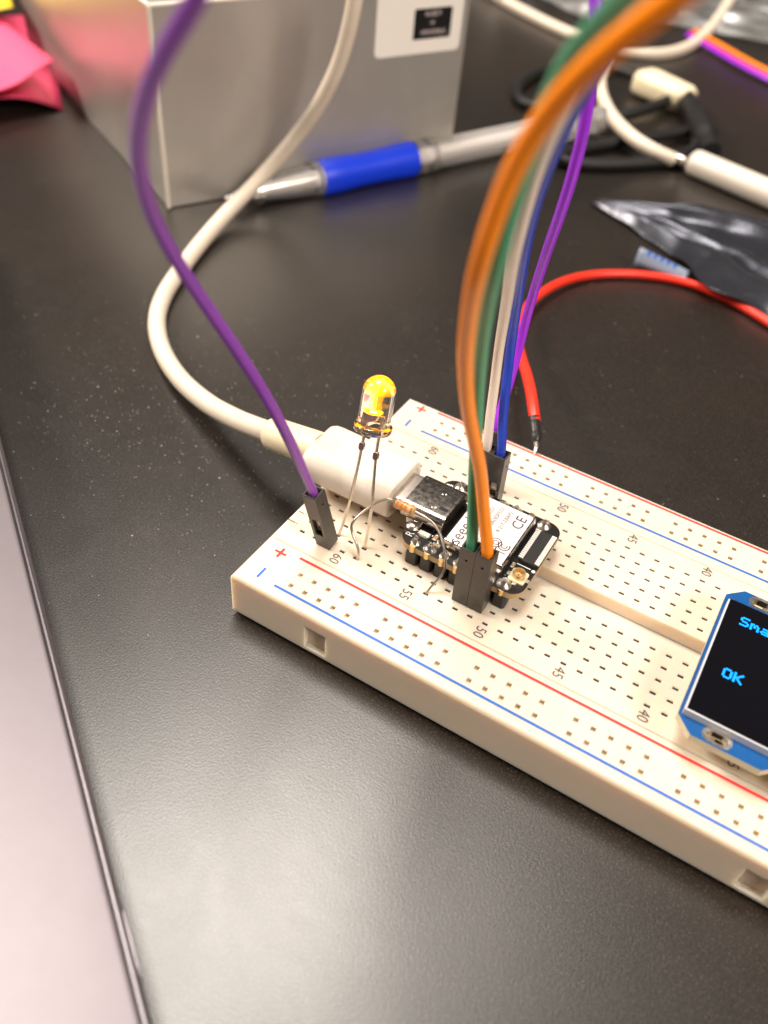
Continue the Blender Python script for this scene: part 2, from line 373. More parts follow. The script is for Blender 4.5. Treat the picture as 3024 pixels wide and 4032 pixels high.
for sgn in (-1, 1):
    y0, y1 = sorted((sgn * 17.66, sgn * 27.7))
    rmb = slab(XA, XB, y0, y1, rail_holes(sgn), 1.1, 's' if sgn < 0 else 'n', 1, .36, .36, .62, (4.25, 71.2, 138.1) if sgn < 0 else ())
    rl = build('power_rail', rmb, ['abs', 'clip_tan'], bb, smooth=30); rails[sgn] = rl
    def stripe(nm, y, m_): 
        w = .22; b_ = MB(); b_.box(-4.6, 148, y - w, y + w, ZT - .05, ZT + .025); build(nm, b_, m_, rl, smooth=None)
    yr, yb = (-19.0, -25.75) if sgn < 0 else (26.6, 19.95)
    stripe('red_line', yr, 'red_ink'); stripe('blue_line', yb, 'blue_ink')
    yp, ym = (-19.8, -24.8) if sgn < 0 else (25.7, 20.55)
    for x in (-7.7, 151.0):
        b_ = MB(); b_.box(x - 1.05, x + 1.05, yp - .2, yp + .2, ZT - .05, ZT + .025); b_.box(x - .2, x + .2, yp - 1.05, yp + 1.05, ZT - .05, ZT + .03); build('plus_mark', b_, 'red_ink', rl, smooth=None)
        b_ = MB(); b_.box(x - .2, x + .2, ym - 1.1, ym + 1.1, ZT - .05, ZT + .025); build('minus_mark', b_, 'blue_ink', rl, smooth=None)
for c in range(5, 64, 5):
    text('printed_number', str(c), 2.35, (colx(c), -15.9, ZT), (0, -1, 0), (1, 0, 0), 'grey_ink', block, sx=.9)
    text('printed_number', str(c), 2.35, (colx(c), 16.35, ZT), (0, -1, 0), (1, 0, 0), 'grey_ink', block, sx=.9)
for r, y in rowy.items():
    text('printed_letter', r, 2.3, (-10.0, y + (0.9 if y < 0 else -.2), ZT), (0, -1, 0), (1, 0, 0), 'grey_ink', block)
    text('printed_letter', r, 2.3, (152.2, y, ZT), (0, -1, 0), (1, 0, 0), 'grey_ink', block)
ad = MB(); ad.box(XA + .55, XB - .55, -27.15, 27.15, .0, 1.12); build('adhesive_backing', ad, 'foam', bb, smooth=None)

# ================================================================== MICROCONTROLLER BOARD
mc = thing('microcontroller_board', (17.9, -1.27, ZT), 'small black microcontroller board with silver shield and USB socket on the breadboard', 'circuit board')
CX, CY = 17.9, -1.2
pz0, pz1 = ZT + 2.75, ZT + 3.95
pc = MB(); pc.prism([(CX + x, CY + y) for x, y in rrect(21.0, 17.6, 2.3, 7)], pz0, pz1 - .12, 1); pc.prism([(CX + x, CY + y) for x, y in rrect(21.0, 17.6, 2.3, 7)], pz1 - .12, pz1)
build('printed_board', pc, ['pcb_k', 'fr4'], mc, smooth=40)
# pins, headers, solder and edge pads
proto = {}
pin_x = [colx(c) for c in range(56, 49, -1)]
def shared(name, mb, mats, smooth=40): return mb.mesh(name, mats, (0, 0, 0), smooth)
h_ = MB(); h_.prism([(x, y) for x, y in ((-.75,-1.22),(.75,-1.22),(1.1,-.8),(1.1,.8),(.75,1.22),(-.75,1.22),(-1.1,.8),(-1.1,-.8))], 0, 2.7); me_h = shared('header_block', h_, 'nylon_k')
p_ = MB(); p_.prism([(-.3,-.3),(.3,-.3),(.3,.3),(-.3,.3)], -2.0, 5.0); p_.lathe([(5.0, .3), (5.25, .16)], (0,0,0), (0,0,1), 8); me_p = shared('pin', p_, 'tin')
s_ = MB(); s_.lathe([(3.9, 1.16), (4.08, 1.08), (4.35, .74), (4.7, .46), (5.0, .35)], (0,0,0), (0,0,1), 14); me_s = shared('solder_joint', s_, 'solder', 60)
e_ = MB(); e_.lathe([(2.78, .52), (3.97, .52)], (0,0,0), (0,0,1), 12); me_e = shared('edge_pad', e_, 'gold')
def inst(name, me, parent, loc, rz=0, sc=None):
    o = bpy.data.objects.new(name, me); COL.objects.link(o); o.parent = parent; o.location = (Vector(loc) - world_off(parent)) * S; o.rotation_euler = (0, 0, rz)
    if sc: o.scale = sc
    return o
for y, ye in ((-8.89, CY - 8.55), (6.35, CY + 8.55)):
    for i, x in enumerate(pin_x):
        inst('header_block', me_h, mc, (x, y, ZT + .02)); inst('pin', me_p, mc, (x, y, ZT)); inst('solder_joint', me_s, mc, (x + random.uniform(-.05, .05), y, ZT), random.uniform(0, 6), (1, random.uniform(1.0, 1.25), random.uniform(.9, 1.08)))
        inst('edge_pad', me_e, mc, (x, ye, ZT))
# shield can
sh = MB(); sx0, sx1, sy0, sy1, sz = 13.95, 24.15, -7.55, 5.25, ZT + 5.95
O_ = lambda i: [(sx0+i, sy0+i), (sx1-i, sy0+i), (sx1-i, sy1-i), (sx0+i, sy1-i)]
sh.rings([[(x, y, pz1) for x, y in O_(0)], [(x, y, sz - .35) for x, y in O_(.05)], [(x, y, sz - .08) for x, y in O_(.18)], [(x, y, sz) for x, y in O_(.4)]], (False, True))
shield = build('shield_can', sh, 'steel', mc, smooth=25)
lb = MB(); lb.prism([((sx0+sx1)/2 + x, (sy0+sy1)/2 + y) for x, y in rrect(9.5, 12.1, .35, 3)], sz, sz + .03); build('printed_label', lb, 'label_w', shield, smooth=None)
zt = sz + .035
UP, RT = (-1, 0, 0), (0, 1, 0)
def shield_text(t, size, x, y, sx=1.0): text('printed_text', t, size, (x, y, zt), RT, UP, 'plum_ink', shield, sx=sx)
shield_text('seeed', 2.9, 15.7, -4.35, .95)
shield_text('Model: XIAO-ESP32S3', .95, 17.5, -.9, .95); shield_text('FCC ID: Z4T-XIAOESP32S3', .95, 18.8, -.9, .9); shield_text('R 217-230692', .95, 20.3, 1.3, 1.0)
shield_text('CE', 2.5, 22.4, 2.4, 1.0)
# certification ring mark and the FC mark built from arcs
def arc(cx, cy, r, w, a0, a1, n=18):
    v = []; f = []
    for k in range(n + 1):
        a = math.radians(a0 + (a1 - a0) * k / n); v += [(cx + (r-w) * math.cos(a), cy + (r-w) * math.sin(a), zt + .012), (cx + r * math.cos(a), cy + r * math.sin(a), zt + .012)]
    for k in range(n): f.append((2*k, 2*k+1, 2*k+3, 2*k+2))
    return v, f
mk = MB(); mk.add(*arc(21.1, -3.6, 1.0, .17, 0, 359)); mk.add(*arc(21.1, -3.6, .5, .15, 0, 359)); build('printed_mark', mk, 'plum_ink', shield, smooth=None)
mk = MB(); mk.add(*arc(22.5, -3.6, 1.0, .2, 140, 400)); mk.add(*arc(22.5, -3.6, .55, .18, 140, 400)); mk.box(21.5, 23.4, -5.15, -4.95, zt, zt + .012); mk.box(21.5, 21.7, -5.15, -4.3, zt, zt + .012); build('printed_mark', mk, 'plum_ink', shield, smooth=None)
# USB socket: a rounded sleeve lying on the board
us = MB(); ux0, ux1, uz = 5.35, 12.75, pz1 + 1.55
out = rrect(8.94, 3.2, 1.35, 6); inn = rrect(8.44, 2.7, 1.1, 6)
us.rings([[(x, -1.2 + p[0], uz + p[1]) for p in o_] for x, o_ in ((ux0 + 2, inn), (ux0, inn), (ux0, out), (ux1 - .1, out), (ux1, rrect(8.7, 3.0, 1.25, 6)))], (True, True))
usb = build('usb_socket', us, 'steel_dk', mc, smooth=35)
for yy in (-3.0, .6):
    d_ = MB(); d_.box(10.7, 12.2, -1.2 + yy - .32 + 1.2, -1.2 + yy + .32 + 1.2, uz + 1.585, uz + 1.64); build('spring_tab', d_, 'slot', usb, smooth=None)
    for k in range(2):
        w_ = MB(); w_.lathe([(0, .2), (.12, .17), (.16, .05)], (9.75 + .5 * k, yy - .65 + .25 * k, uz + 1.58), (0, 0, 1), 10); build('weld_spot', w_, 'solder', usb)
for yy in (-1.2 - 4.5, -1.2 + 4.5):
    l_ = MB(); l_.box(6.6, 9.4, yy - .28, yy + .28, pz1, pz1 + 1.0); build('mounting_leg', l_, 'steel', usb, bevel=.12)
    l_ = MB(); l_.lathe([(0, 1.15), (.2, 1.0), (.45, .5)], (8.0, yy + (.35 if yy > 0 else -.35), pz1), (0, 0, 1), 14); build('solder_joint', l_, 'solder', usb, smooth=60)
# board-to-board connector
bc = MB(); bc.box(25.45, 27.85, -3.35, 4.35, pz1, pz1 + .75)
b2b = build('mezzanine_socket', bc, 'nylon_k', mc, bevel=.1)
c_ = MB(); c_.box(-.38, .38, -.15, .15, 0, .28); me_c = shared('contact', c_, K.setdefault('contact_w', mat('contact_tin', (.85, .81, .76), .5, .35)))
for xx in (25.3, 28.0):
    for k in range(16): inst('contact', me_c, b2b, (xx, -2.9 + k * .456, pz1 + .62))
for yy in (-3.75, 4.75):
    w_ = MB(); w_.box(25.2, 27.5, yy - .07, yy + .07, pz1, pz1 + .02); build('silk_line', w_, 'white_ink', mc, smooth=None)
w_ = MB(); w_.lathe([(0, .3), (.02, .3)], (28.0, -3.9, pz1), (0, 0, 1), 14); build('silk_dot', w_, 'white_ink', mc, smooth=None)
# antenna socket
ub = MB(); ub.prism([(26.55 + x, -6.35 + y) for x, y in rrect(2.6, 2.6, .25, 2)], pz1, pz1 + .4)
ant = build('antenna_socket', ub, K.setdefault('lcp', mat('cream_nylon', (.78, .66, .42), .4)), mc, bevel=.05)
u_ = MB(); u_.lathe([(.4, .72), (1.25, .72), (1.25, .95), (1.05, 1.02), (.6, .95), (.4, .95)], (26.55, -6.35, pz1), (0, 0, 1), 26, (False, False)); build('collar', u_, 'gold', ant)
u_ = MB(); u_.lathe([(.4, .22), (1.05, .2), (1.15, .1)], (26.55, -6.35, pz1), (0, 0, 1), 12); build('centre_pin', u_, 'gold', ant)
for dx, dy in ((-1.5, 0), (1.5, 0), (0, -1.5)):
    u_ = MB(); u_.box(26.55 + dx - .35, 26.55 + dx + .35, -6.35 + dy - .35, -6.35 + dy + .35, pz1, pz1 + .18); build('solder_tab', u_, 'solder', ant, bevel=.06)
# small parts
for x, y, w, d, hgt, mt in ((10.6, -7.0, 1.7, .9, .55, 'smd_w'), (12.4, -6.6, .7, 1.1, .45, 'smd_b'), (13.2, -7.9, 1.0, .55, .4, 'smd_b'), (11.9, 5.3, 1.0, .55, .4, 'smd_b'), (13.1, 4.4, .55, 1.0, .4, 'smd_b'), (24.9, 4.9, .5, .8, .35, 'smd_b'), (8.9, 4.6, 1.5, 1.0, .6, 'smd_w'), (24.9, -4.7, .5, .9, .35, 'smd_b'), (18.4, 6.4, .9, .5, .35, 'smd_b'), (15.5, -8.3, .9, .5, .35, 'smd_b')):
    b_ = MB(); b_.box(x - w/2, x + w/2, y - d/2, y + d/2, pz1, pz1 + hgt); c = build('surface_part', b_, mt, mc, bevel=.06)
    for sg in (-1, 1):
        b_ = MB()
        if w > d: b_.box(x + sg * w/2 - .14, x + sg * w/2 + .14, y - d/2 - .02, y + d/2 + .02, pz1, pz1 + hgt + .02)
        else: b_.box(x - w/2 - .02, x + w/2 + .02, y + sg * d/2 - .14, y + sg * d/2 + .14, pz1, pz1 + hgt + .02)
        build('end_cap', b_, 'solder', c, bevel=.05)
for k in range(26):
    x = random.choice((random.uniform(11.2, 13.6), random.uniform(24.6, 25.1), random.uniform(11, 13.5))); y = random.choice((random.uniform(-7.4, -4.9), random.uniform(3.6, 6.0)))
    b_ = MB(); r_ = random.uniform(.1, .2); b_.lathe([(0, r_), (.06, r_ * .8), (.09, r_ * .3)], (x, y, pz1), (0, 0, 1), 8); build('solder_dot', b_, 'solder', mc)
text('printed_letter', 'R', 1.75, (8.55, -7.9, pz1), RT, UP, 'white_ink', mc); text('printed_letter', 'B', 1.75, (8.5, 5.6, pz1), RT, UP, 'white_ink', mc)
for yy in (-6.55, 4.4):
    w_ = MB(); w_.box(7.75, 9.9, yy - .06, yy + .06, pz1, pz1 + .02); build('silk_line', w_, 'white_ink', mc, smooth=None)

# ================================================================== WHITE USB CABLE AND PLUG
uc = thing('usb_cable', (-5, -1.2, 0), 'white charging cable looping over the table and plugged into the microcontroller board', 'cable')
path = [(-71.7,99.4,61),(-71.2,98.0,52.5),(-73.8,97.5,38.9),(-79.3,96.0,28.6),(-85.9,95.3,19.5),(-94,91,8.5),(-96.6,80,2.6),(-92,61,1.95),(-85.4,46.4,1.9),(-82.8,36.0,1.9),(-76.8,26.7,1.9),(-68.4,18.6,1.9),(-57.0,12.0,2.3),(-45.1,7.4,4.2),(-34.5,3.8,8.0),(-26.5,1.0,11.5),(-22.5,.1,13.0)]
b_ = MB(); b_.tube(smooth_path(path, 6), 1.95, 18); build('cable', b_, 'cable_w', uc, smooth=60)
A0 = Vector((-24.5, .55, 12.2)); A1 = Vector((-12.6, -1.2, 15.3)); ax = (A1 - A0)
b_ = MB(); L_ = ax.length; b_.lathe([(0, 2.15), (.25, 2.75), (.8, 2.95), (L_ * .5, 3.0), (L_ - 1, 3.05), (L_, 3.0)], A0, ax, 22); build('strain_relief', b_, 'cream_pl', uc, smooth=50)
uzc = pz1 + 1.55
def pill(x, w, h, r): return [(x, -1.2 + p[0], uzc + p[1]) for p in rrect(w, h, r, 7)]
b_ = MB(); b_.rings([pill(-13.6, 9.6, 4.4, 2.0), pill(-13.3, 10.8, 5.6, 2.5), pill(-12.6, 11.5, 6.3, 2.9), pill(-11.6, 11.7, 6.5, 3.0), pill(2.9, 11.7, 6.5, 3.0), pill(3.3, 11.5, 6.3, 2.9), pill(3.45, 11.0, 5.9, 2.75), pill(3.45, 9.6, 4.6, 2.1), pill(3.2, 9.2, 4.2, 1.9)], (True, True))
plug = build('plug_body', b_, 'white_pl', uc, smooth=40)
b_ = MB(); b_.rings([pill(3.0, 8.25, 2.4, 1.18), pill(7.2, 8.25, 2.4, 1.18)], (True, True)); build('plug_shell', b_, K.setdefault('shell', mat('plug_shell_steel', (.66, .60, .55), .34, .9, var=.2, vscale=900)), plug, smooth=40)

# ================================================================== LED
led = thing('led', (0.4, -11.5, ZT), 'lit yellow LED with clear dome standing on two long bare leads', 'led')
LA = Vector((-.068, .29, .955)).normalized(); LF = Vector((-.9, -5.75, 28.4))
b_ = MB(); b_.lathe([(0, 2.35), (.0, 2.8), (.15, 2.92), (.85, 2.92), (1.0, 2.8), (1.12, 2.52)] + [(1.12 + 5.0 * k / 4, 2.5) for k in range(1, 5)] + [(6.12 + 2.5 * math.sin(math.radians(a)), 2.5 * math.cos(math.radians(a))) for a in range(9, 90, 9)] + [(8.62, .05)], LF, LA, 40)
build('lens', b_, 'epoxy', led, smooth=40)
side = LA.cross(Vector((0, 1, 0))).normalized(); side = (Vector((1, 0, 0)) - LA * LA.x).normalized(); back = LA.cross(side)
def lp(s, t, w=0): return LF + side * s + LA * t + back * w
def flat_post(pts, w, d):
    b = MB(); b.rings([[lp(s - w_/2, t, -d/2), lp(s + w_/2, t, -d/2), lp(s + w_/2, t, d/2), lp(s - w_/2, t, d/2)] for s, t, w_ in pts]); return b
build('anvil', flat_post([(-.95, .5, .6), (-.9, 1.4, .7), (-.45, 2.0, 1.5), (-.35, 2.9, 1.6)], 1, .5), 'led_cup', led, bevel=.05)
build('post', flat_post([(1.1, .5, .5), (1.1, 1.8, .6), (.95, 2.4, .9), (1.0, 2.9, .5)], 1, .45), 'led_cup', led, bevel=.05)
b_ = MB(); b_.lathe([(2.9, .45), (2.9, .75), (3.35, .95), (3.35, .86), (2.98, .42)], LF - side * .25, LA, 24, (False, True)); build('reflector_cup', b_, 'cup_glow', led)
b_ = MB(); b_.lathe([(3.0, .30), (3.25, .30)], LF - side * .25, LA, 12); build('chip', b_, 'led_glow', led)
b_ = MB(); b_.lathe([(3.4, .8), (4.5, .62), (6.0, .75), (6.9, 1.1)], LF - side * .15, LA, 20); build('glow_beam', b_, 'beam', led)  # glowing shapes added inside the lens for its scattered light
b_ = MB(); b_.lathe([(6.0, .2), (6.1, 1.9)] + [(6.2 + 2.15 * math.sin(math.radians(a)), 2.15 * math.cos(math.radians(a))) for a in range(0, 90, 12)] + [(8.36, .1)], LF, LA, 28); build('glow_dome', b_, 'dome_light', led)
b_ = MB(); b_.lathe([(3.3, .28), (3.7, .12), (5.6, .10), (6.6, .22), (7.1, .30), (7.4, .1)], LF - side * .15, LA, 14); build('glow_core', b_, 'core_light', led)
b_ = MB(); b_.tube([lp(-.1, 3.25), lp(.3, 3.75), lp(.8, 3.5), lp(1.0, 2.9)], .05, 6); build('bond_wire', b_, 'gold', led)
def lead(p0, p1, p2, p3):
    b = MB(); pts = [Vector(p0), Vector(p1), Vector(p2), Vector(p3)]; w = [.27, .27, .25, .25]
    path_ = smooth_path(pts, 6, 0); b.tube(path_, .27, 4); return b
build('lead', lead(lp(-1.27, .6), lp(-1.3, -3.2), (-1.75, -9.4, 16.8), (-2.5, -11.4, ZT - 1)), 'tin', led, smooth=30)
build('lead', lead(lp(1.27, .6), lp(1.3, -4.0), (2.1, -9.4, 16.5), (2.54, -11.4, ZT - 1)), 'tin', led, smooth=30)
for s, t in ((-1.3, -3.0), (1.3, -3.7)):
    b_ = MB(); b_.rings([[lp(s - w, t + q, -.27), lp(s + w, t + q, -.27), lp(s + w, t + q, .27), lp(s - w, t + q, .27)] for q, w in ((-.7, .28), (-.4, .46), (.3, .46), (.6, .28))]); build('lead_stop', b_, 'tin', led, bevel=.05)

# ================================================================== RESISTOR
rs = thing('resistor', (5, -9, ZT), 'tiny tan resistor with orange bands and bent leads beside the USB plug', 'resistor')
r0 = Vector((4.8, -6.75, 17.4)); r1 = Vector((8.3, -6.5, 17.2)); rd = (r1 - r0)
prof = [(0, .3), (.12, .62), (.35, .84), (.75, .86), (1.0, .70), (1.5, .66), (2.1, .66), (2.5, .70), (2.75, .86), (3.15, .84), (3.4, .62), (3.5, .3)]
b_ = MB(); b_.lathe(prof, r0, rd, 20); rbody = build('body', b_, 'res_body', rs, smooth=60)
def band(t0, t1, m_, r):
    b = MB(); b.lathe([(t0, r), (t1, r)], r0, rd, 20, (False, False)); build('colour_band', b, m_, rbody)
band(.38, .72, 'res_band', .885); band(1.12, 1.45, 'res_band', .715); band(1.75, 2.1, 'res_band', .69); band(2.78, 3.12, 'res_brown', .885)
b_ = MB(); b_.tube(smooth_path([(5.2,-6.75,17.4),(4.1,-6.8,17.7),(3.3,-7.2,17.7),(1.9,-8.7,17.0),(.75,-11.2,15.8),(.2,-12.3,14.5),(.7,-12.6,13.4),(1.7,-13.2,12.4),(2.7,-13.5,11.2),(3.1,-13.85,10.2),(2.7,-13.97,9.4),(2.54,-13.97,8.4)], 5, 1), .21, 10); build('lead', b_, 'tin', rs, smooth=60)
b_ = MB(); b_.tube(smooth_path([(7.9,-6.55,17.2),(8.8,-6.6,17.25),(10.2,-6.7,17.25),(11.7,-6.8,17.0),(13.2,-7.5,16.6),(15.3,-9.3,15.6),(16.3,-10.5,14.4),(16.7,-11.2,13.3),(16.3,-11.9,12.2),(15.6,-12.8,10.8),(15.3,-13.8,9.8),(15.24,-13.97,8.6)], 5, 1), .21, 10); build('lead', b_, 'tin', rs, smooth=60)

# ================================================================== JUMPER WIRES
def housing_mesh(h=12.2, w=1.245, pad=.0):
    """hollow connector shell: open top, latch window in the -x face, small hole in the -y face"""
    b = MB(); i = w - .34
    ringv = lambda q, z: [(-q, -q, z), (q, -q, z), (q, q, z), (-q, q, z)]
    b.rings([ringv(i - .1, h - 2.6), ringv(i, h - .2), ringv(i + .08, h), ringv(w - .08, h), ringv(w, h - .08)], (True, False))
    b.add(ringv(w - .06, 0), [(3, 2, 1, 0)])
    b.rings([ringv(w - .06, 0), ringv(w, .08)], (False, False))
    z0, z1 = .08, h - .08
    for (a, c) in (((1, -1), (1, 1)), ((1, 1), (-1, 1))):       # plain faces +x, +y
        b.add([(a[0]*w, a[1]*w, z0), (c[0]*w, c[1]*w, z0), (c[0]*w, c[1]*w, z1), (a[0]*w, a[1]*w, z1)], [(0, 1, 2, 3)])
    def pierced(map_, u0, u1, v0, v1, depth):
        U = [-w, u0, u1, w]; V = [z0, v0, v1, z1]
        for p in range(3):
            for q in range(3):
                if p == 1 and q == 1: continue
                b.add([map_(U[p], V[q], 0), map_(U[p+1], V[q], 0), map_(U[p+1], V[q+1], 0), map_(U[p], V[q+1], 0)], [(0, 1, 2, 3)])
        o4 = [(u0, v0), (u1, v0), (u1, v1), (u0, v1)]
        b.rings([[map_(u, v, 0) for u, v in o4], [map_(u, v, depth) for u, v in o4]], (False, False)); b.add([map_(u, v, depth) for u, v in o4], [(0, 1, 2, 3)])
    pierced(lambda u, v, d: (-w + d, -u, v), -.72, .72, h * .26, h * .56, .75)
    pierced(lambda u, v, d: (u, -w + d, v), -.2, .2, h * .80, h * .80 + .4, .5)
    return b
hm = housing_mesh().mesh('connector_housing', 'house_k', (0, 0, 0), 30)
cm = MB(); cm.box(-.62, -.45, -.55, .55, 3.9, 6.4); cm.rings([[(-.62, -.55, 3.6), (-.62, .55, 3.6), (-.9, .4, 4.6), (-.9, -.4, 4.6)], [(-.5, -.55, 3.6), (-.5, .55, 3.6), (-.8, .4, 4.6), (-.8, -.4, 4.6)]]); cmesh = cm.mesh('crimp_contact', 'tin', (0, 0, 0), 30)
def jumper(label, base, top, pts, material, rz=0, r=.76, group='jumper wires on the breadboard'):
    base = Vector(base); top = Vector(top)
    t = thing('jumper_wire', base, label, 'wire', group)
    dz_ = (top - base).normalized(); dx_ = (Vector((1, 0, 0)) - dz_ * dz_.x).normalized(); dy_ = dz_.cross(dx_)
    q = Matrix((dx_, dy_, dz_)).transposed().to_4x4() @ Matrix.Rotation(rz, 4, 'Z')
    for nm, me in (('connector_housing', hm), ('crimp_contact', cmesh)):
        o = bpy.data.objects.new(nm, me); COL.objects.link(o); o.parent = t; o.matrix_local = q
    b = MB(); d = (top - base).normalized()
    e1 = Vector(pts[-1]); ed = (e1 - Vector(pts[-2])).normalized(); pts = pts + [tuple(e1 + ed * 12 * k + Vector((0, 0, 1.6 * k * k))) for k in range(1, 7)]   # the wire runs on out of the picture
    b.tube(smooth_path([base + d * 9.6, base + d * 11.4, base + d * 13.2] + pts, 5, 2), r, 16); build('wire_sheath', b, material, t, smooth=60)
    b = MB(); b.tube([base + d * 1.0, base - d * 2.0 ], .3, 4); build('contact_pin', b, 'tin', t)
    return t
jumper('orange jumper wire nearest the camera, arching up in front of the shield', (22.86, -11.5, ZT + .05), (22.75, -12.1, ZT + 12.2),
   [(21.9,-12.0,24.9),(20.7,-12.5,30.3),(20.1,-13.2,35.0),(19.6,-14.8,39.4),(19.1,-16.6,43.8),(18.6,-18.5,48.0),(18.5,-20.3,52.0),(18.7,-22.2,56.0),(19.0,-24.1,59.8),(19.5,-26.0,63.5),(20.3,-28.0,67.1),(21.0,-30.1,70.6),(22.0,-32.2,73.9),(22.6,-33.4,76.8),(23.3,-33.9,80.4),(24.1,-34.2,84.0),(25.4,-34.8,87.2),(26.9,-35.5,90.1),(28.7,-36.3,92.5),(30.2,-37.0,94.3),(31.7,-37.6,96.0),(33.3,-38.0,97.7),(35.2,-38.2,99.6)], 'orange', r=.88)
jumper('dark green jumper wire running behind the orange one', (20.3, -11.5, ZT + .05), (20.2, -12.1, ZT + 12.2),
   [(19.3,-11.6,26.2),(18.7,-11.4,30.3),(18.3,-11.6,33.5),(17.9,-12.0,38.4),(17.6,-12.7,43.7),(17.4,-13.6,47.4),(17.5,-14.8,51.5),(17.7,-16.2,54.9),(18.2,-17.8,58.8),(18.8,-19.7,62.5),(19.5,-21.6,66.1),(20.3,-23.6,69.6),(20.9,-24.7,72.4),(21.2,-25.2,75.0),(21.6,-25.5,78.7),(22.3,-26.1,82.5),(23.2,-27.2,86.3),(24.3,-28.4,89.4),(25.6,-29.9,91.6),(27.0,-31.6,93.6),(28.7,-33.3,95.6),(30.5,-34.9,97.5)], 'green', r=.84)
jumper('cream white jumper wire plugged in behind the microcontroller board', (12.7, 8.89, ZT + .05), (12.45, 8.8, ZT + 12.2),
   [(11.5,9.9,26.1),(11.0,10.7,29.7),(10.6,11.3,33.1),(10.3,11.3,36.8),(10.8,9.4,41.5),(12.0,5.8,47.4),(13.4,1.2,53.3),(14.6,-2.8,58.4),(15.7,-6.3,63.0),(16.8,-9.1,67.1),(17.6,-11.0,71.0),(18.7,-13.3,75.5),(20.1,-15.8,79.8),(21.7,-18.4,83.7),(23.2,-20.4,87.0),(25.0,-22.5,89.9),(27.2,-24.5,92.8),(29.4,-26.6,95.7)], 'white')
jumper('blue jumper wire beside the cream white one', (15.24, 8.89, ZT + .05), (14.95, 8.8, ZT + 12.2),
   [(13.8,10.1,25.1),(12.9,11.5,28.0),(12.0,12.8,31.0),(11.3,14.0,33.9),(10.8,14.6,37.0),(10.6,14.5,40.6),(10.8,13.2,44.9),(11.4,10.9,49.6),(12.3,7.7,54.2),(13.0,5.2,57.8),(13.5,3.4,61.6),(14.2,1.6,65.7),(15.4,-0.6,70.1),(16.8,-3.1,74.2),(18.4,-6.0,78.1),(20.0,-9.0,81.7),(22.0,-12.0,85.2),(24.1,-15.1,88.6),(26.3,-18.0,91.7),(28.4,-20.5,94.5)], 'blue', rz=math.radians(90))
jumper('bright violet jumper wire rising behind the blue one at the far rail', (12.7, 13.97, ZT + .05), (11.5, 14.2, ZT + 12.1),
   [(10.9,16.0,24.3),(10.6,17.6,26.3),(10.5,19.0,28.1),(10.3,20.3,30.2),(9.9,21.7,33.0),(9.7,22.5,36.2),(9.8,22.6,39.9),(10.4,21.6,44.3),(11.2,19.6,48.6),(12.3,17.0,53.0),(13.4,15.2,58.2),(14.2,13.9,63.5),(14.6,13.2,68.7),(14.6,13.0,72.7),(14.2,13.3,75.9),(13.4,14.2,78.8),(12.4,15.2,81.6),(11.6,16.1,84.2),(10.8,16.9,86.7)], 'violet')
jumper('purple jumper wire standing alone by the end of the breadboard', (-2.9, -13.75, ZT + .05), (-4.35, -15.7, ZT + 10.8),
   [(-4.75,-16.8,23.6),(-4.7,-18.6,28.0),(-4.6,-20.5,32.4),(-4.6,-22.4,36.5),(-4.9,-24.0,40.5),(-5.9,-25.2,44.6),(-7.4,-26.4,48.8),(-10.0,-28.6,55.1),(-11.4,-31.4,61.3),(-11.6,-34.4,67.2),(-10.4,-37.4,72.5),(-7.9,-40.0,77.5),(-5.4,-42.0,81.8),(-2.2,-43.7,85.8),(0.8,-44.7,89.2),(3.5,-45.2,91.9),(6.2,-45.6,94.6)], 'plum', rz=math.radians(90))
rw = thing('red_lead', (11, 33, ZT), 'red wire with black shrink-wrapped tip lying on the far edge of the breadboard', 'wire')
tip = (15.6, 27.2, 10.3)
b_ = MB(); b_.tube(smooth_path([(12.9,31.6,12.6),(11.3,33.7,13.6),(9.3,37.4,14.2),(5.8,43.8,13.2),(1.6,51.5,10.5),(-2.2,59.5,7.8),(-5.6,67.0,5.6),(-8.3,74.1,4.4),(-10.1,80.7,3.7),(-10.6,88.0,3.2),(-10.2,95.5,2.6),(-8.9,103.4,2.0),(-6.4,110.0,1.5),(-2.2,115.7,1.3),(7.9,123.3,1.3),(17.1,126.6,1.3),(27.1,125.8,1.3),(40.4,120.5,1.3),(52,113,1.3),(66,101,1.3),(90,88,1.3),(125,84,1.3),(170,95,1.3)], 6), 1.05, 16); build('wire_sheath', b_, 'red', rw, smooth=60)
b_ = MB(); b_.tube([(12.3,32.3,12.9),(13.0,31.2,12.3),(13.8,30.1,11.7),(14.4,29.2,11.2),(14.9,28.4,10.9)], [1.15, 1.1, .95, 1.1, .6], 12); build('heat_shrink', b_, 'shrink', rw, smooth=30)
b_ = MB(); b_.tube(smooth_path([(14.7,28.7,11.0),(15.2,28.0,10.5),(15.5,27.2,10.1),(15.7,26.3,9.95)], 4, 0), [.45] * 6 + [.4] * 4 + [.28] * 3, 8); build('bare_tip', b_, 'solder', rw)

